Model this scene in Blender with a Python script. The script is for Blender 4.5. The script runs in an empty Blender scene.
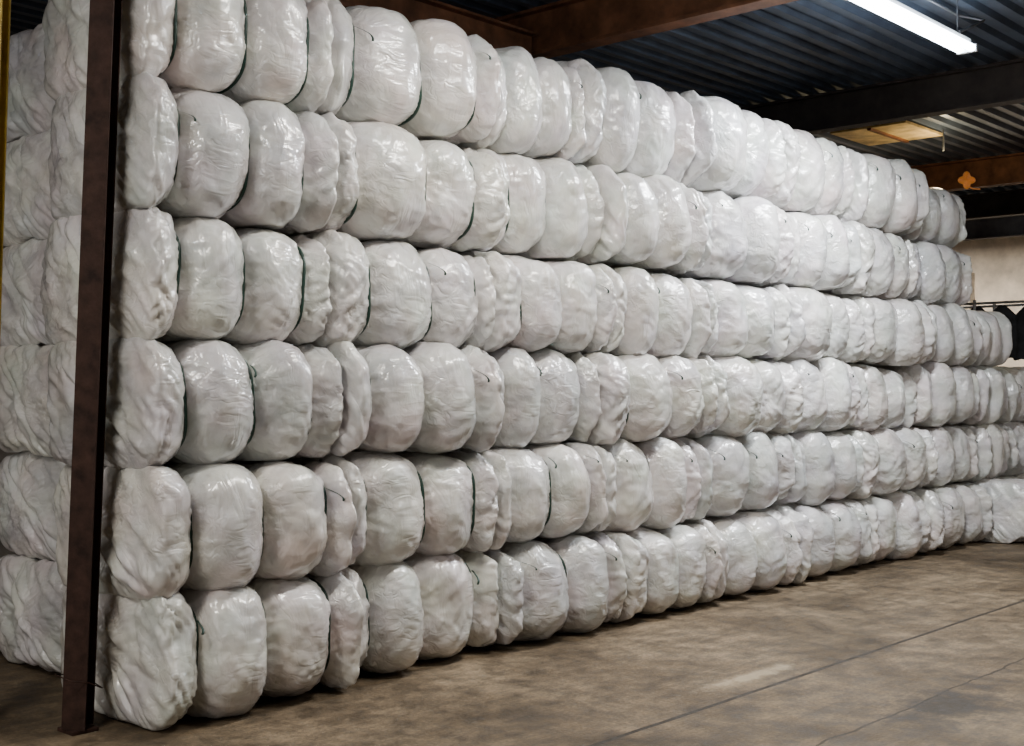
import bpy, bmesh, math, random
import numpy as np
from mathutils import Vector, Matrix
random.seed(7)
scene = bpy.context.scene
col = scene.collection

# ------------------------------------------------------------------ helpers
def link(ob, parent=None):
    col.objects.link(ob)
    if parent is not None:
        ob.parent = parent
    return ob

def mesh_obj(name, verts, faces, mats, parent=None, smooth=False, fmat=None):
    me = bpy.data.meshes.new(name)
    me.from_pydata([tuple(v) for v in verts], [], faces)
    for m in (mats if isinstance(mats, (list, tuple)) else [mats]):
        me.materials.append(m)
    if fmat is not None:
        me.polygons.foreach_set('material_index', fmat)
    if smooth:
        me.polygons.foreach_set('use_smooth', [True]*len(me.polygons))
    me.update()
    ob = bpy.data.objects.new(name, me)
    return link(ob, parent)

def empty(name, loc=(0, 0, 0)):
    e = bpy.data.objects.new(name, None)
    e.location = loc
    e.empty_display_size = 0.2
    return link(e)

def box(name, lo, hi, mat, parent=None, bevel=0.0):
    bm = bmesh.new()
    bmesh.ops.create_cube(bm, size=1.0)
    for v in bm.verts:
        v.co = Vector([lo[i] + (v.co[i]+0.5)*(hi[i]-lo[i]) for i in range(3)])
    if bevel > 0:
        bmesh.ops.bevel(bm, geom=list(bm.edges), offset=bevel, segments=2, affect='EDGES', profile=0.5)
    me = bpy.data.meshes.new(name); bm.to_mesh(me); bm.free()
    me.materials.append(mat)
    return link(bpy.data.objects.new(name, me), parent)

def ibeam(name, p0, p1, w, h, tf, tw, up, mat, parent=None):
    p0, p1, up = Vector(p0), Vector(p1), Vector(up).normalized()
    d = (p1-p0).normalized()
    s = d.cross(up).normalized(); up = s.cross(d).normalized()
    a, b = w/2, h/2
    prof = [(-a, -b), (a, -b), (a, -b+tf), (tw/2, -b+tf), (tw/2, b-tf), (a, b-tf), (a, b), (-a, b),
            (-a, b-tf), (-tw/2, b-tf), (-tw/2, -b+tf), (-a, -b+tf)]
    vs = [p0+s*x+up*y for x, y in prof] + [p1+s*x+up*y for x, y in prof]
    n = 12
    fs = [(i, (i+1) % n, n+(i+1) % n, n+i) for i in range(n)]
    for o in (0, n):
        fs += [(o+0, o+1, o+2, o+3, o+10, o+11), (o+3, o+4, o+9, o+10), (o+4, o+5, o+6, o+7, o+8, o+9)]
    return mesh_obj(name, vs, fs, mat, parent)

def tube(name, pts, r, mat, parent=None, cyclic=False, res=3):
    cu = bpy.data.curves.new(name, 'CURVE'); cu.dimensions = '3D'
    sp = cu.splines.new('POLY'); sp.points.add(len(pts)-1)
    for i, p in enumerate(pts):
        sp.points[i].co = (p[0], p[1], p[2], 1)
    sp.use_cyclic_u = cyclic
    cu.bevel_depth = r; cu.bevel_resolution = res; cu.use_fill_caps = True
    cu.materials.append(mat)
    return link(bpy.data.objects.new(name, cu), parent)

# ------------------------------------------------------------------ materials
def newmat(name):
    m = bpy.data.materials.new(name); m.use_nodes = True
    nt = m.node_tree
    return m, nt, nt.nodes['Principled BSDF']

def N(nt, t, **kw):
    n = nt.nodes.new(t)
    for k, v in kw.items():
        if k in n.inputs: n.inputs[k].default_value = v
        else: setattr(n, k, v)
    return n

def ramp(nt, src, stops):
    r = nt.nodes.new('ShaderNodeValToRGB')
    el = r.color_ramp.elements
    while len(el) < len(stops): el.new(0.5)
    for e, (p, c) in zip(el, stops):
        e.position = p
        e.color = (c, c, c, 1) if not isinstance(c, tuple) else (c[0], c[1], c[2], 1)
    nt.links.new(src, r.inputs['Fac'])
    return r.outputs['Color']

def mixc(nt, fac, a, b, mode='MIX'):
    m = nt.nodes.new('ShaderNodeMix'); m.data_type = 'RGBA'; m.blend_type = mode
    for sock, v in ((m.inputs['Factor'], fac), (m.inputs[6], a), (m.inputs[7], b)):
        if isinstance(v, bpy.types.NodeSocket): nt.links.new(v, sock)
        elif isinstance(v, (int, float)): sock.default_value = v
        else: sock.default_value = (v[0], v[1], v[2], 1)
    return m.outputs[2]

def math_(nt, op, a, b=None, c=None):
    m = nt.nodes.new('ShaderNodeMath'); m.operation = op
    for i, v in enumerate((a, b, c)):
        if v is None: continue
        if isinstance(v, bpy.types.NodeSocket): nt.links.new(v, m.inputs[i])
        else: m.inputs[i].default_value = v
    return m.outputs[0]

def simple(name, color, rough=0.6, metal=0.0, noise=0.15, scale=8, bump=0.1, spec=0.5):
    m, nt, b = newmat(name)
    tc = N(nt, 'ShaderNodeTexCoord')
    n = N(nt, 'ShaderNodeTexNoise', Scale=scale, Detail=6.0, Roughness=0.6)
    nt.links.new(tc.outputs['Object'], n.inputs['Vector'])
    c = ramp(nt, n.outputs['Fac'], [(0.3, tuple(x*(1-noise*2) for x in color)), (0.7, tuple(min(1, x*(1+noise)) for x in color))])
    nt.links.new(c, b.inputs['Base Color'])
    b.inputs['Roughness'].default_value = rough
    b.inputs['Metallic'].default_value = metal
    b.inputs['Specular IOR Level'].default_value = spec
    if bump:
        bp = N(nt, 'ShaderNodeBump', Strength=bump, Distance=0.01)
        nt.links.new(n.outputs['Fac'], bp.inputs['Height']); nt.links.new(bp.outputs[0], b.inputs['Normal'])
    return m

def mat_film():
    m, nt, b = newmat('bale_wrap_film')
    L = nt.links
    tc = N(nt, 'ShaderNodeTexCoord'); oi = N(nt, 'ShaderNodeObjectInfo')
    add = N(nt, 'ShaderNodeVectorMath', operation='ADD')
    rv = N(nt, 'ShaderNodeCombineXYZ')
    L.new(math_(nt, 'MULTIPLY', oi.outputs['Random'], 37.0), rv.inputs[0])
    L.new(math_(nt, 'MULTIPLY', oi.outputs['Random'], 91.0), rv.inputs[1])
    L.new(tc.outputs['Object'], add.inputs[0]); L.new(rv.outputs[0], add.inputs[1])
    P = add.outputs[0]
    n1 = N(nt, 'ShaderNodeTexNoise', Scale=3.2, Detail=2.0, Roughness=0.55); L.new(P, n1.inputs['Vector'])
    tint = mixc(nt, 0.24, (0.69, 0.68, 0.66), n1.outputs['Color'], 'OVERLAY')
    n2 = N(nt, 'ShaderNodeTexNoise', Scale=4.5, Detail=4.0, Roughness=0.65, Distortion=0.5); L.new(P, n2.inputs['Vector'])
    shade = ramp(nt, n2.outputs['Fac'], [(0.34, (0.72, 0.725, 0.735)), (0.6, (1, 1, 1))])
    c = mixc(nt, 1.0, tint, shade, 'MULTIPLY')
    n3 = N(nt, 'ShaderNodeTexNoise', Scale=2.1, Detail=2.0)
    off = N(nt, 'ShaderNodeVectorMath', operation='ADD'); off.inputs[1].default_value = (13, 5, 2); L.new(P, off.inputs[0]); L.new(off.outputs[0], n3.inputs['Vector'])
    pinkf = ramp(nt, n3.outputs['Fac'], [(0.58, 0.0), (0.75, 0.45)])
    c = mixc(nt, pinkf, c, (0.70, 0.55, 0.51))
    ob = ramp(nt, oi.outputs['Random'], [(0.0, (0.77, 0.78, 0.80)), (0.5, (1.0, 1.0, 1.0)), (1.0, (0.89, 0.88, 0.86))])
    c = mixc(nt, 1.0, c, ob, 'MULTIPLY')
    L.new(c, b.inputs['Base Color'])
    b.inputs['Roughness'].default_value = 0.36
    b.inputs['Specular IOR Level'].default_value = 0.6
    b.inputs['Coat Weight'].default_value = 1.0
    b.inputs['Coat Roughness'].default_value = 0.16
    pm = N(nt, 'ShaderNodeTexNoise', Scale=3.0, Detail=1.0); L.new(P, pm.inputs['Vector'])
    m1 = ramp(nt, pm.outputs['Fac'], [(0.40, 0.15), (0.60, 1.0)])
    m2 = ramp(nt, pm.outputs['Fac'], [(0.40, 1.0), (0.60, 0.15)])
    mp = N(nt, 'ShaderNodeMapping'); mp.inputs['Scale'].default_value = (4, 24, 20); mp.inputs['Rotation'].default_value = (0, 0.22, 0); L.new(P, mp.inputs['Vector'])
    w1 = N(nt, 'ShaderNodeTexNoise', Scale=1.0, Detail=1.6, Roughness=0.5, Distortion=0.7); L.new(mp.outputs[0], w1.inputs['Vector'])
    w1r = math_(nt, 'MULTIPLY', math_(nt, 'ABSOLUTE', math_(nt, 'SUBTRACT', w1.outputs['Fac'], 0.5)), m1)
    mp2 = N(nt, 'ShaderNodeMapping'); mp2.inputs['Scale'].default_value = (12, 5, 4.5); mp2.inputs['Rotation'].default_value = (0.3, 0.55, 0.4); L.new(P, mp2.inputs['Vector'])
    w2 = N(nt, 'ShaderNodeTexNoise', Scale=1.0, Detail=2.2, Roughness=0.5, Distortion=0.9); L.new(mp2.outputs[0], w2.inputs['Vector'])
    w2r = math_(nt, 'MULTIPLY', math_(nt, 'ABSOLUTE', math_(nt, 'SUBTRACT', w2.outputs['Fac'], 0.5)), m2)
    hgt = math_(nt, 'ADD', math_(nt, 'MULTIPLY', w1r, 0.9), math_(nt, 'MULTIPLY', w2r, 1.1))
    bp = N(nt, 'ShaderNodeBump', Strength=0.58, Distance=0.025)
    L.new(hgt, bp.inputs['Height']); L.new(bp.outputs[0], b.inputs['Normal']); L.new(bp.outputs[0], b.inputs['Coat Normal'])
    return m

def mat_floor():
    m, nt, b = newmat('old_concrete')
    L = nt.links
    g = N(nt, 'ShaderNodeNewGeometry'); P = g.outputs['Position']
    sx = N(nt, 'ShaderNodeSeparateXYZ'); L.new(P, sx.inputs[0])
    X, Y = sx.outputs[0], sx.outputs[1]
    n1 = N(nt, 'ShaderNodeTexNoise', Scale=0.9, Detail=8.0, Roughness=0.65, Distortion=0.5); L.new(P, n1.inputs['Vector'])
    n2 = N(nt, 'ShaderNodeTexNoise', Scale=6.0, Detail=8.0, Roughness=0.72); L.new(P, n2.inputs['Vector'])
    n3 = N(nt, 'ShaderNodeTexNoise', Scale=55.0, Detail=4.0, Roughness=0.7); L.new(P, n3.inputs['Vector'])
    c = ramp(nt, n1.outputs['Fac'], [(0.35, (0.070, 0.050, 0.029)), (0.5, (0.140, 0.103, 0.064)), (0.65, (0.22, 0.167, 0.108))])
    s2 = ramp(nt, n2.outputs['Fac'], [(0.38, 0.38), (0.6, 1.1)])
    c = mixc(nt, 0.9, c, s2, 'MULTIPLY')
    s3 = ramp(nt, n3.outputs['Fac'], [(0.35, 0.6), (0.65, 1.15)])
    c = mixc(nt, 0.7, c, s3, 'MULTIPLY')
    mp = N(nt, 'ShaderNodeMapping'); mp.inputs['Scale'].default_value = (0.7, 14, 1); L.new(P, mp.inputs['Vector'])
    n4 = N(nt, 'ShaderNodeTexNoise', Scale=1.0, Detail=6.0, Roughness=0.7); L.new(mp.outputs[0], n4.inputs['Vector'])
    s4 = ramp(nt, n4.outputs['Fac'], [(0.36, 0.7), (0.66, 1.2)])
    c = mixc(nt, 0.6, c, s4, 'MULTIPLY')
    def line(coord, at, width, wob):
        wn = N(nt, 'ShaderNodeTexNoise', Scale=2.0, Detail=5.0); L.new(P, wn.inputs['Vector'])
        w = math_(nt, 'MULTIPLY', math_(nt, 'SUBTRACT', wn.outputs['Fac'], 0.5), wob)
        d = math_(nt, 'ABSOLUTE', math_(nt, 'ADD', math_(nt, 'SUBTRACT', coord, at), w))
        return math_(nt, 'LESS_THAN', d, width)
    for coord, at, w, wob, f in ((Y, -1.57, 0.015, 0.02, 0.95), (Y, -2.33, 0.008, 0.12, 0.8), (Y, -4.6, 0.01, 0.02, 0.8),
                                 (X, 7.4, 0.006, 0.06, 0.6), (X, -1.6, 0.006, 0.05, 0.6), (X, 14.5, 0.01, 0.02, 0.7)):
        l = line(coord, at, w, wob)
        c = mixc(nt, math_(nt, 'MULTIPLY', l, f), c, (0.025, 0.02, 0.015))
    def blob(cx, cy, rx, ry, lo, hi, color, fac, c, nz=2.2):
        dx = math_(nt, 'DIVIDE', math_(nt, 'SUBTRACT', X, cx), rx); dy = math_(nt, 'DIVIDE', math_(nt, 'SUBTRACT', Y, cy), ry)
        d = math_(nt, 'SQRT', math_(nt, 'ADD', math_(nt, 'MULTIPLY', dx, dx), math_(nt, 'MULTIPLY', dy, dy)))
        d = math_(nt, 'ADD', d, math_(nt, 'MULTIPLY', math_(nt, 'SUBTRACT', n2.outputs['Fac'], 0.5), nz))
        r = ramp(nt, d, [(lo, fac), (hi, 0.0)])
        return mixc(nt, r, c, color)
    c = blob(2.7, -1.37, 0.55, 0.08, 0.3, 1.0, (0.46, 0.38, 0.26), 0.55, c, 3.0)
    c = blob(2.85, -2.45, 0.60, 0.30, 0.3, 1.1, (0.022, 0.018, 0.014), 0.85, c)
    c = blob(5.2, -1.2, 0.6, 0.2, 0.2, 1.0, (0.05, 0.04, 0.03), 0.5, c)
    c = blob(1.2, -1.1, 0.5, 0.25, 0.2, 1.0, (0.05, 0.04, 0.03), 0.4, c)
    L.new(c, b.inputs['Base Color'])
    rr = ramp(nt, n2.outputs['Fac'], [(0.3, 0.5), (0.7, 0.85)]); L.new(rr, b.inputs['Roughness'])
    b.inputs['Specular IOR Level'].default_value = 0.25
    h = math_(nt, 'ADD', math_(nt, 'MULTIPLY', n2.outputs['Fac'], 0.6), math_(nt, 'MULTIPLY', n3.outputs['Fac'], 0.3))
    bp = N(nt, 'ShaderNodeBump', Strength=0.5, Distance=0.012); L.new(h, bp.inputs['Height']); L.new(bp.outputs[0], b.inputs['Normal'])
    return m

def emis(name, color, strength):
    m, nt, b = newmat(name)
    b.inputs['Base Color'].default_value = (*color, 1)
    b.inputs['Emission Color'].default_value = (*color, 1)
    b.inputs['Emission Strength'].default_value = strength
    return m

FILM = mat_film()
STRAP = simple('strap_dark_green', (0.008, 0.040, 0.028), 0.5, bump=0)
FLOOR = mat_floor()
BROWN = simple('rusty_brown_paint', (0.038, 0.019, 0.014), 0.75, noise=0.3, scale=14, bump=0.3, spec=0.2)
BEAM = simple('beam_red_oxide', (0.19, 0.078, 0.036), 0.65, noise=0.3, scale=5, bump=0.2, spec=0.3)  # red-brown paint, colour raised in place of a warm lamp's glow
BEAMD = simple('beam_dark_steel', (0.045, 0.036, 0.032), 0.6, noise=0.25, scale=5, bump=0.2, spec=0.3)
DECK = simple('corrugated_deck_paint', (0.085, 0.11, 0.155), 0.40, metal=0.2, noise=0.3, scale=1.5, bump=0.1)
WALLW = simple('whitewashed_block', (0.74, 0.64, 0.52), 0.8, noise=0.2, scale=2, bump=0.3)
WALLG = simple('grey_render', (0.30, 0.27, 0.24), 0.85, noise=0.2, scale=2, bump=0.3)
YEL = simple('yellow_paint', (0.50, 0.34, 0.03), 0.5, noise=0.2, scale=6)
WHITE = simple('fixture_white_enamel', (0.75, 0.76, 0.78), 0.4, noise=0.03)
TUBE = emis('fluorescent_tube', (0.80, 0.90, 1.0), 34)
PLYLIT = simple('lit_plywood', (0.82, 0.56, 0.24), 0.6, noise=0.3, scale=4)  # plywood, base colour raised to read as brightly lit; not a skylight
STEEL = simple('galvanised_conduit', (0.30, 0.31, 0.33), 0.45, metal=0.7)
ORANGE = simple('orange_plastic', (0.75, 0.24, 0.03), 0.45, noise=0.1)
CLOTHD = simple('dark_cloth', (0.025, 0.028, 0.035), 0.9, noise=0.4, scale=6)
CLOTHG = simple('grey_cloth', (0.42, 0.42, 0.43), 0.9, noise=0.25, scale=6)
CLOTHB = simple('beige_cloth', (0.5, 0.44, 0.36), 0.9, noise=0.25, scale=6)

# ------------------------------------------------------------------ noise
def perlin(P, seed):
    rng = np.random.RandomState(seed)
    perm = rng.permutation(256); perm = np.concatenate([perm, perm, perm])
    G = rng.normal(size=(256, 3)); G /= np.linalg.norm(G, axis=1)[:, None]
    Pi = np.floor(P).astype(int); Pf = P-Pi; Pi &= 255
    u = Pf**3*(Pf*(Pf*6-15)+10)
    out = 0
    for dx in (0, 1):
        for dy in (0, 1):
            for dz in (0, 1):
                h = perm[perm[perm[(Pi[..., 0]+dx) & 255]+((Pi[..., 1]+dy) & 255)]+((Pi[..., 2]+dz) & 255)]
                g = G[h]
                d = (g*(Pf-np.array([dx, dy, dz]))).sum(-1)
                w = ((u[..., 0] if dx else 1-u[..., 0])*(u[..., 1] if dy else 1-u[..., 1])*(u[..., 2] if dz else 1-u[..., 2]))
                out = out+w*d
    return out

# ------------------------------------------------------------------ bale mesh
PIN = 0.098
def bale_mesh(seed, Ln=1.25, D=0.95, H=0.63, NA=240, DX=0.0135, NC=26, tails=True, corner=False):
    rng = np.random.RandomState(seed)
    j = lambda s: rng.uniform(-s, s)
    straps = [Ln*(0.18+j(0.025)), Ln*(0.51+j(0.04)), Ln*(0.85+j(0.02))]
    if seed % 4 == 3:
        straps = [Ln*(0.24+j(0.03)), Ln*(0.58+j(0.03)), Ln*(0.89+j(0.01))]
    if Ln < 0.9:
        straps = [Ln*0.3, Ln*0.7]
    if corner:      # bales at the open end of the stack: broad flat end, then two bulges and a short end
        straps = [Ln*(0.20+j(0.015)), Ln*(0.54+j(0.02)), Ln*(0.87+j(0.015))]
    c = 0.075 if corner else 0.095
    tau = np.linspace(0, 1, NC)
    al = math.pi/2*(3*tau**2-2*tau**3)
    p = 3.6 if corner else 2.8
    rho_c = np.sin(al)**(2/p); x_c = c*(1-np.clip(np.cos(al), 0, 1)**(2/p))
    xs_ = list(np.arange(c, Ln-c, DX))
    for s_ in straps:
        for o_ in (0.007, 0.014, 0.022, 0.031):
            xs_ += [s_-o_, s_+o_]
        xs_.append(s_)
    xs_ = np.array(sorted(x for x in xs_ if c+0.004 < x < Ln-c-0.004))
    keep = [0]
    for i_ in range(1, len(xs_)):
        if xs_[i_]-xs_[keep[-1]] > 0.005: keep.append(i_)
    xb = xs_[keep]
    X = np.concatenate([x_c, xb, (Ln-x_c)[::-1]])
    RHO = np.concatenate([rho_c, np.ones(len(xb)), rho_c[::-1]])
    th = np.linspace(0, 2*math.pi, NA, endpoint=False)
    Xg, T = np.meshgrid(X, th, indexing='ij'); Rg = np.repeat(RHO[:, None], NA, 1)
    ct, st = np.cos(T), np.sin(T)
    ph = [(j(3), j(3)) for _ in straps]
    wobf = lambda t, k: 0.016*np.sin(t+ph[k][0])+0.009*np.sin(2*t+ph[k][1])
    wob = [wobf(T, k) for k in range(len(straps))]
    env = np.clip(np.minimum(Xg-c, Ln-c-Xg)/0.08, 0, 1)
    wsum = 0*Xg; wt = 0*Xg+1e-9
    for k, sx in enumerate(straps):
        g_ = np.exp(-((Xg-sx)/0.09)**2); wsum += g_*wob[k]; wt += g_
    S = Xg.copy()
    Xg = Xg+env*np.where(wt > 1e-3, wsum/np.maximum(wt, 1), 0)
    edges = [0.0]+straps+[Ln]
    a0, b0 = D/2, H/2
    bul = np.zeros_like(S); dist = np.full_like(S, 9.0); segid = np.zeros_like(S, int)
    ext = np.zeros_like(S); yoff = np.zeros_like(S)
    for k in range(len(edges)-1):
        l, r = edges[k], edges[k+1]
        msk = (S >= l-1e-9) & (S <= r+1e-9)
        s = np.clip((S-l)/(r-l), 0, 1)
        if k == 0: s2 = 0.36+0.64*s
        elif k == len(edges)-2: s2 = 0.64*s
        else: s2 = s
        prof = np.clip(1-np.abs(2*s2-1)**2.05, 0, 1)**0.70
        bul = np.where(msk, prof, bul)
        amp = j(0.05) if 0 < k < len(edges)-2 else -0.03+j(0.04)
        if corner and k == 0: amp = 0.0
        ext = np.where(msk, amp*prof, ext)
        yoff = np.where(msk, j(0.022)*prof, yoff)
        segid = np.where(msk, k, segid)
    for sx in straps:
        dist = np.minimum(dist, np.abs(S-sx))
    NN = 3.4
    n = NN+0.2*bul
    if corner: n = n+2.0*np.clip(1-S/straps[0], 0, 1)
    R0 = (np.abs(ct/a0)**n+np.abs(st/b0)**n)**(-1/n)
    sidew = 0.62+0.38*np.abs(ct)
    R = R0*(1+ext) - PIN*(1-bul)*sidew
    R = R + 0.050*np.abs(ct)**3*bul
    base = np.stack([Xg, ct*R*Rg, st*R*Rg], -1)
    o = np.array([seed*7.3, seed*1.7, seed*4.9])
    lum = perlin(base*np.array([3.4, 3.4, 3.6])+o, seed)
    lum2 = perlin(base*np.array([8.0, 7.0, 7.0])+o, seed+1)
    warp = perlin(base*5+o, seed+2)[..., None]*0.13
    q = base+warp*np.array([1, .5, .5])
    g1 = np.abs(perlin(q*np.array([4, 20, 18])+o, seed+3))
    g2 = np.abs(perlin(q*np.array([6, 44, 38])+o, seed+4))
    near = np.exp(-(dist/0.085)**1.1)
    ex = np.clip(np.minimum(S-0, Ln-S)/ (0.22*Ln), 0, 1)
    endw = np.clip(1.2-ex, 0, 1)
    ca, sa = math.cos(0.9+j(0.6)), math.sin(0.9+j(0.6))
    qx = q[..., 0]*ca+q[..., 2]*sa; qz = -q[..., 0]*sa+q[..., 2]*ca
    f1 = np.abs(perlin(np.stack([qx*3, q[..., 1]*5, qz*11], -1)+o, seed+5))
    f2 = np.abs(perlin(np.stack([qz*4, q[..., 1]*4, qx*15], -1)+o, seed+6))
    disp = 0.048*lum+0.014*lum2
    disp -= (0.002+0.036*near)*(0.6-g1*1.6)*0.6
    disp -= (0.001+0.015*near)*(0.6-g2*1.6)
    disp += (0.012+0.065*endw)*(f1-0.15)+(0.010+0.034*endw)*(f2-0.15)
    inner = np.exp(-(dist/0.010)**2)
    disp *= (1-inner)
    fl = np.clip(Rg, 0, 1)**2
    radial = disp*fl
    Y = ct*(R+radial)*Rg+yoff; Z = st*(R+radial)*Rg
    capw = 1-Rg**6
    sgn = np.where(S < Ln/2, -1, 1)
    m1 = np.abs(perlin(np.stack([Y*4+Z*5, Y*9-Z*8, Z*2], -1)*np.array([0.6, 1.2, 1])+o, seed+8))
    m2 = perlin(np.stack([Y*3, Z*3, Z*0], -1)+o, seed+9)
    m3 = np.abs(perlin(np.stack([Y*20-Z*10, Z*9, Z*0], -1)+o, seed+10))
    Xo = Xg+sgn*capw*(0.095*(m1-0.15)+0.04*m2+0.036*m3+0.01*(1-Rg**2))
    Z = Z+b0
    zz = H*1.0
    Z = np.where(Z < 0.008, 0.008+(Z-0.008)*0.12, Z); Z = np.where(Z > zz, zz+(Z-zz)*0.5, Z)
    Z = np.maximum(Z, 0.0)
    V = np.stack([Xo, Y+a0, Z], -1)
    NR = V.shape[0]
    verts = V[1:-1].reshape(-1, 3)
    nr = NR-2
    i = np.arange(nr-1)[:, None]; k = np.arange(NA)[None, :]
    A = i*NA+k; B = i*NA+(k+1) % NA; C = (i+1)*NA+(k+1) % NA; Dd = (i+1)*NA+k
    faces = np.stack([A, Dd, C, B], -1).reshape(-1, 4).tolist()
    v = verts.tolist()
    c0 = len(v); v.append(V[0, 0].tolist()); c1 = len(v); v.append(V[-1, 0].tolist())
    faces += [[c0, kk, (kk+1) % NA] for kk in range(NA)]
    off = (nr-1)*NA
    faces += [[c1, off+(kk+1) % NA, off+kk] for kk in range(NA)]
    fm = [0]*len(faces)
    for kx, sx in enumerate(straps):
        t = np.linspace(0, 2*math.pi, 144, endpoint=False)
        xs = sx+wobf(t, kx)
        cc, ss = np.cos(t), np.sin(t)
        rr = (np.abs(cc/a0)**NN+np.abs(ss/b0)**NN)**(-1/NN)-PIN*(0.62+0.38*np.abs(cc))
        w, hgt = 0.0075, 0.018
        st0 = len(v)
        for (dx, dr) in ((-w, -0.006), (-w, hgt), (w, hgt), (w, -0.006)):
            for q_, tt in enumerate(t):
                r_ = rr[q_]+dr
                v.append([xs[q_]+dx, cc[q_]*r_+a0, max(0.002, ss[q_]*r_+b0)])
        for e in range(4):
            for q_ in range(144):
                q2 = (q_+1) % 144; e2 = (e+1) % 4
                faces.append([st0+e*144+q_, st0+e*144+q2, st0+e2*144+q2, st0+e2*144+q_]); fm.append(1)
        if tails and rng.rand() < 0.25:
            zt = H*rng.uniform(0.74, 0.86); ln = rng.uniform(0.05, 0.10); sg = rng.choice([-1, 1])
            x0 = sx+float(wobf(math.pi*0.85, kx)); st0 = len(v); r_ = 0.0045
            for q_ in range(7):
                f = q_/6
                x_, y_, z_ = (x0+sg*ln*0.55*math.sin(f*1.5), PIN-0.012-0.095*math.sin(f*1.9), zt-ln*f*0.8)
                for (dx, dz) in ((-r_, -r_), (r_, -r_), (r_, r_), (-r_, r_)):
                    v.append([x_+dx, y_+dz, z_+dz*0.3])
            for q_ in range(6):
                for e in range(4):
                    e2 = (e+1) % 4
                    faces.append([st0+q_*4+e, st0+q_*4+e2, st0+(q_+1)*4+e2, st0+(q_+1)*4+e]); fm.append(1)
    me = bpy.data.meshes.new('wrapped_bale_mesh')
    me.from_pydata(v, [], faces)
    me.materials.append(FILM); me.materials.append(STRAP)
    me.polygons.foreach_set('material_index', fm)
    me.polygons.foreach_set('use_smooth', [True]*len(faces))
    me.update()
    return me

VAR = [bale_mesh(s+1) for s in range(16)]
CORNER = [bale_mesh(s+101, corner=True) for s in range(6)]
LOW = [bale_mesh(s+40, NA=110, DX=0.03, NC=14, tails=False) for s in range(3)]
SHORT = [bale_mesh(s+60, Ln=0.72, NA=150, DX=0.02, NC=18, tails=False) for s in range(3)]

def put(me, x, y, z, sx=1.0, rz=0.0, sy=1.0, sz=1.0, rx=0.0, ry=0.0):
    ob = bpy.data.objects.new('wrapped_bale', me)
    ob.scale = (sx, sy, sz)
    ob.location = (x, y, z)
    ob.rotation_euler = (rx, ry, rz)
    return link(ob)

ROW = 0.61
SZ = ROW/0.63*1.055
bounds = [-0.20, 0.98, 2.24, 3.33, 4.50, 5.76, 7.05, 8.34, 9.66]
rnd = random.Random(11)
TALL = (0.35, 0.6, 0.8, 1.0, 1.0, 0.9, 0.65, 0.2)   # the top course swells towards the middle of the stack
for r in range(6):           # 0 = bottom row
    bb = list(bounds)
    for k in range(1, len(bb)-1): bb[k] += rnd.uniform(-0.11, 0.11)
    bb[0] += rnd.uniform(-0.015, 0.02)+(0.03, 0.02, 0, 0, 0, 0)[r]
    bb[1] = 0.97+rnd.uniform(-0.03, 0.03)+(0.04, 0.03, 0, 0, 0, 0)[r]
    order = list(range(16)); rnd.shuffle(order)
    for k in range(8):
        ln = bb[k+1]-bb[k]
        f = TALL[k]
        z = r*ROW+(0.03*f if r == 4 else 0.085*f if r == 5 else 0)
        s = SZ*rnd.uniform(0.975, 1.03)*(1+(0.06*f if r == 4 else 0.15*f if r == 5 else 0))
        me = VAR[order[k % 16]] if k else CORNER[r]
        rz = rnd.uniform(-0.04, 0.04); dy = rnd.uniform(-0.05, 0.05)
        if k == 0: rz *= 0.5; dy = dy*0.5-0.03
        put(me, bb[k]-0.01, 0.022+0.024*r+dy, z, sx=(ln+0.02)/1.25, rz=rz,
            ry=rnd.uniform(-0.022, 0.022) if r else 0, rx=rnd.uniform(-0.02, 0.02) if r else 0, sz=s)
for r in range(6):
    x = 0.10+rnd.uniform(-0.06, 0.06)
    for k in range(7):
        me = VAR[rnd.randrange(14)] if k == 0 else LOW[rnd.randrange(3)]
        put(me, x, 1.22+0.02*r, r*ROW, sx=1.0, sy=1.1, sz=SZ)
        x += 1.27
for r in range(1, 4):
    put(SHORT[r % 3], 9.74+rnd.uniform(-.02, .03), 0.06+rnd.uniform(-.03, .03), r*ROW, sz=SZ)
for r in range(3):
    put(VAR[(r*3+1) % 12], 10.54+rnd.uniform(-.05, .05), 0.10, r*ROW, sz=SZ)
    put(VAR[(r*3+2) % 12], 11.88+rnd.uniform(-.05, .05), 0.12, r*ROW, sz=SZ)
put(VAR[4], 9.70, -0.38, 0, sx=0.66, rz=0.0, sz=1.02)

# ------------------------------------------------------------------ room shell
X0, X1, Y0, Y1, ZC = -7.0, 20.0, -8.5, 6.0, 4.68
box('floor', (X0, Y0, -0.15), (X1, Y1, 0.0), FLOOR)
box('wall_back', (X0, Y1, 0), (X1, Y1+0.2, ZC+0.1), WALLG)
box('wall_right', (X1, Y0, 0), (X1+0.2, Y1, ZC+0.1), WALLW)
box('wall_left', (X0-0.2, Y0, 0), (X0, Y1, ZC+0.1), WALLG)
box('wall_front', (X0, Y0-0.2, 0), (X1, Y0, ZC+0.1), WALLG)
vs, fs = [], []
y = Y0; pts = []
pitch, dep = 0.20, 0.045
while y < Y1+pitch:
    pts += [(y, 0), (y+0.07, 0), (y+0.10, dep), (y+0.17, dep)]
    y += pitch
for (yy, zz) in pts:
    vs += [(X0-0.2, yy, ZC+zz), (X1+0.2, yy, ZC+zz)]
for i in range(len(pts)-1):
    fs.append((2*i, 2*i+1, 2*i+3, 2*i+2))
mesh_obj('ceiling', vs, fs, DECK)

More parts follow.
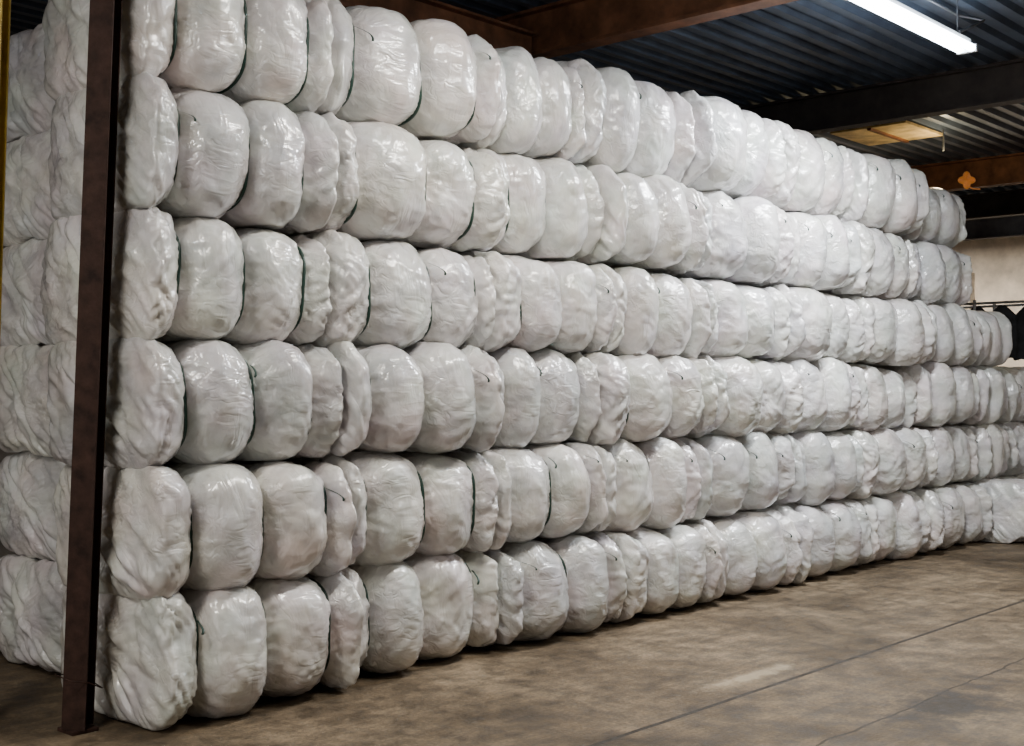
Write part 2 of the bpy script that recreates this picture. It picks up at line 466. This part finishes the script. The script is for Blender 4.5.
for bx, mt in ((-3.2, BEAM), (0.55, BEAM), (4.3, BEAM), (8.5, BEAMD), (13.2, BEAM), (16.2, BEAMD), (18.9, BEAMD)):
    ibeam('roof_beam', (bx, Y0, ZC-0.19), (bx, Y1, ZC-0.19), 0.17, 0.38, 0.025, 0.02, (0, 0, 1), mt)
ibeam('roof_girder', (-6.9, 1.55, ZC-0.34), (4.2, 1.55, ZC-0.34), 0.16, 0.24, 0.02, 0.018, (0, 0, 1), BEAM)
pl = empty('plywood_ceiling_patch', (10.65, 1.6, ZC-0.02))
box('plywood_sheet', (-0.5, -0.48, -0.03), (0.5, 0.46, 0.0), PLYLIT, pl)
box('batten_1', (-0.5, -0.06, -0.055), (0.5, -0.01, -0.03), BEAM, pl)

# ------------------------------------------------------------------ steel posts
post = empty('steel_column', (-0.36, 0.375, 0))
top = Vector((0.02, -0.28, ZC-0.02))
ibeam('column_shaft', (0, 0, 0.02), top, 0.11, 0.12, 0.012, 0.012, (0.75, 0.66, 0), BROWN, post)
box('base_plate', (-0.065, -0.07, 0), (0.07, 0.07, 0.018), BROWN, post, 0.003)
tube('tie_wire', [(-0.085, -0.085, 0.26), (0.0, -0.095, 0.24), (0.08, -0.08, 0.20), (0.085, 0.05, 0.22), (0, 0.095, 0.25), (-0.085, 0.06, 0.27)], 0.003, BROWN, post, cyclic=True)
yp = empty('yellow_column', (-0.66, 0.80, 0))
ibeam('column_shaft', (0, 0, 0.02), (0.07, -0.115, ZC-0.02), 0.10, 0.10, 0.01, 0.01, (0.75, 0.66, 0), YEL, yp)
box('base_plate', (-0.07, -0.07, 0), (0.07, 0.07, 0.02), YEL, yp, 0.003)

# ------------------------------------------------------------------ fluorescent fixtures
def fixture(x0, x1, y, z=4.30, power=60, col_=(0.90, 0.95, 1.0)):
    e = empty('fluorescent_batten_light', ((x0+x1)/2, y, z)); h = (x1-x0)/2
    box('housing', (-h, -0.035, 0.03), (h, 0.035, 0.09), WHITE, e, 0.006)
    for i, yy in enumerate((-0.05, 0.05)):
        tube('tube_%d' % (i+1), [(-h+0.03, yy, 0.012), (h-0.03, yy, 0.012)], 0.028, TUBE, e, res=4)
    for i, s in enumerate((-1, 1)):
        box('lamp_holder_%d' % (i+1), (s*h-0.02, -0.08, -0.016), (s*h+0.02, 0.08, 0.04), WHITE, e, 0.004)
        tube('hanger_%d' % (i+1), [(s*h*0.8, 0, 0.09), (s*h*0.8, 0, ZC-z+0.02)], 0.005, STEEL, e)
    ld = bpy.data.lights.new('lamp_glow', 'AREA'); ld.shape = 'RECTANGLE'; ld.size = h*2; ld.size_y = 0.14
    ld.energy = power; ld.color = col_
    lo = bpy.data.objects.new('lamp_glow', ld); lo.location = (0, 0, -0.03); link(lo, e)
    return e
WARM = (1.0, 0.91, 0.79)
fixture(4.55, 6.45, -1.10, power=300, col_=(0.97, 0.98, 1.0))
fixture(0.9, 2.8, -1.6, power=150, col_=WARM)
fixture(9.2, 11.0, -4.6, power=80, col_=WARM)
fixture(3.0, 4.8, -5.2, power=50, col_=WARM)
fixture(-4.2, -2.4, -1.4, power=150, col_=WARM)  # unseen fixture added on the left to brighten the bale end faces
fixture(16.4, 17.8, 3.7, power=330, col_=WARM)  # added behind the stack, out of sight, to brighten the far wall
tube('conduit', [(4.5, -0.96, ZC-0.03), (6.6, -0.96, ZC-0.03), (6.8, -1.1, ZC-0.06), (6.3, -1.1, 4.42)], 0.012, STEEL)

bl = empty('patch_fill_lamp', (10.9, 1.0, 4.30))  # invented warm lamp, added only to brighten the plywood patch
ld = bpy.data.lights.new('patch_fill', 'POINT'); ld.energy = 24; ld.color = (1.0, 0.80, 0.46); ld.shadow_soft_size = 0.08
bo = link(bpy.data.objects.new('patch_fill', ld), bl)
tube('stem', [(0, 0, 0.1), (0, 0, 0.36)], 0.01, STEEL, bl)

dl = bpy.data.lights.new('left_wall_fill', 'AREA'); dl.shape = 'RECTANGLE'; dl.size = 5; dl.size_y = 3.8  # unseen area fill at the left wall, added to brighten bale ends; no door
dl.energy = 130; dl.color = (1.0, 0.97, 0.93)
do = bpy.data.objects.new('left_wall_fill', dl); do.location = (X0+0.05, -1.5, 2.1); do.rotation_euler = (math.radians(90), 0, math.radians(-90)); link(do)

# ------------------------------------------------------------------ background rack with garments
rk = empty('garment_rack', (13.9, 0.55, 0))
for i, yy in enumerate((0, 1.3, 2.6)):
    for k, xx in enumerate((0, 0.7)):
        tube('upright_%d_%d' % (i, k), [(xx, yy, 0), (xx, yy, 2.85)], 0.022, STEEL, rk)
for i, zz in enumerate((0.35, 1.05, 1.75, 2.8)):
    tube('rail_f_%d' % i, [(0, 0, zz), (0, 2.6, zz)], 0.018, STEEL, rk)
    tube('rail_b_%d' % i, [(0.7, 0, zz), (0.7, 2.6, zz)], 0.018, STEEL, rk)
    if i < 3: box('shelf_%d' % i, (0, 0, zz), (0.7, 2.6, zz+0.02), STEEL, rk)
def garment(name, x, y, z, w, h, mat, parent, seed):
    n, mrows = 22, 12; vs, fs = [], []
    for i in range(mrows):
        t = i/(mrows-1)
        for k in range(n):
            a = 2*math.pi*k/n
            ww = w*(0.25+0.75*min(1, t*5))*(1+0.12*t)
            dd = 0.07*(0.4+0.6*min(1, t*4))*(1+0.35*math.sin(a*5+seed)*t)
            vs.append((x+dd*math.cos(a), y+ww*math.sin(a)*0.5, z-h*t+0.02*math.sin(a*3+seed)*t))
    for i in range(mrows-1):
        for k in range(n):
            k2 = (k+1) % n
            fs.append((i*n+k, i*n+k2, (i+1)*n+k2, (i+1)*n+k))
    fs.append(tuple(range(n)))
    mesh_obj(name, vs, fs, mat, parent, smooth=True)
for i in range(7):
    garment('garment_%d' % (i+1), 0.0+0.03*(i % 2), 0.2+0.36*i, 2.76, 0.40, 0.74, [CLOTHD, CLOTHD, CLOTHG][i % 3 if i != 2 else 0], rk, i*1.3)
for s, zz in enumerate((0.37, 1.07, 1.77)):
    for i in range(5):
        for k in range(4 if s < 2 else 1):
            box('folded_%d_%d_%d' % (s, i, k), (0.04+0.01*k, 0.06+0.5*i, zz+0.13*k), (0.64, 0.52+0.5*i, zz+0.13*k+0.12), [CLOTHG, CLOTHB, CLOTHD][(i+k+s) % 3], rk, 0.04)
box('electrical_cabinet', (X1-0.26, 4.3, 2.9), (X1-0.01, 4.9, 3.8), CLOTHB, None, 0.01)

# ------------------------------------------------------------------ orange strap hank on last bale
oc = empty('orange_strap_coil', (9.46, 0.14, 6*ROW+0.12))
for i in range(5):
    pts = []
    for k in range(48):
        a = 2*math.pi*k/48
        r = (0.066-0.014*i)*(1+0.26*math.cos(4*a+i*0.1))
        pts.append((0.67*r*math.cos(a)+0.003*i, -0.74*r*math.cos(a)+0.003*i, r*math.sin(a)))
    # lobes rotated so the coil rests on the bale
    tube('loop_%d' % i, pts, 0.011, ORANGE, oc, cyclic=True)
tube('tail', [(0, 0, -0.05), (0.03, -0.05, -0.09), (0.06, -0.12, -0.10)], 0.007, ORANGE, oc)

# ------------------------------------------------------------------ world + camera
w = bpy.data.worlds.new('world'); scene.world = w; w.use_nodes = True
w.node_tree.nodes['Background'].inputs[0].default_value = (0.5, 0.55, 0.62, 1)
w.node_tree.nodes['Background'].inputs[1].default_value = 0.3
cd = bpy.data.cameras.new('camera'); cam = bpy.data.objects.new('camera', cd); link(cam)
cd.sensor_width = 36; cd.lens = 36*1257/1024
cam.location = (-3.38, -5.11, 1.6)
cam.rotation_euler = (math.radians(90.77), 0, -math.atan2(0.741, 0.671))
scene.camera = cam
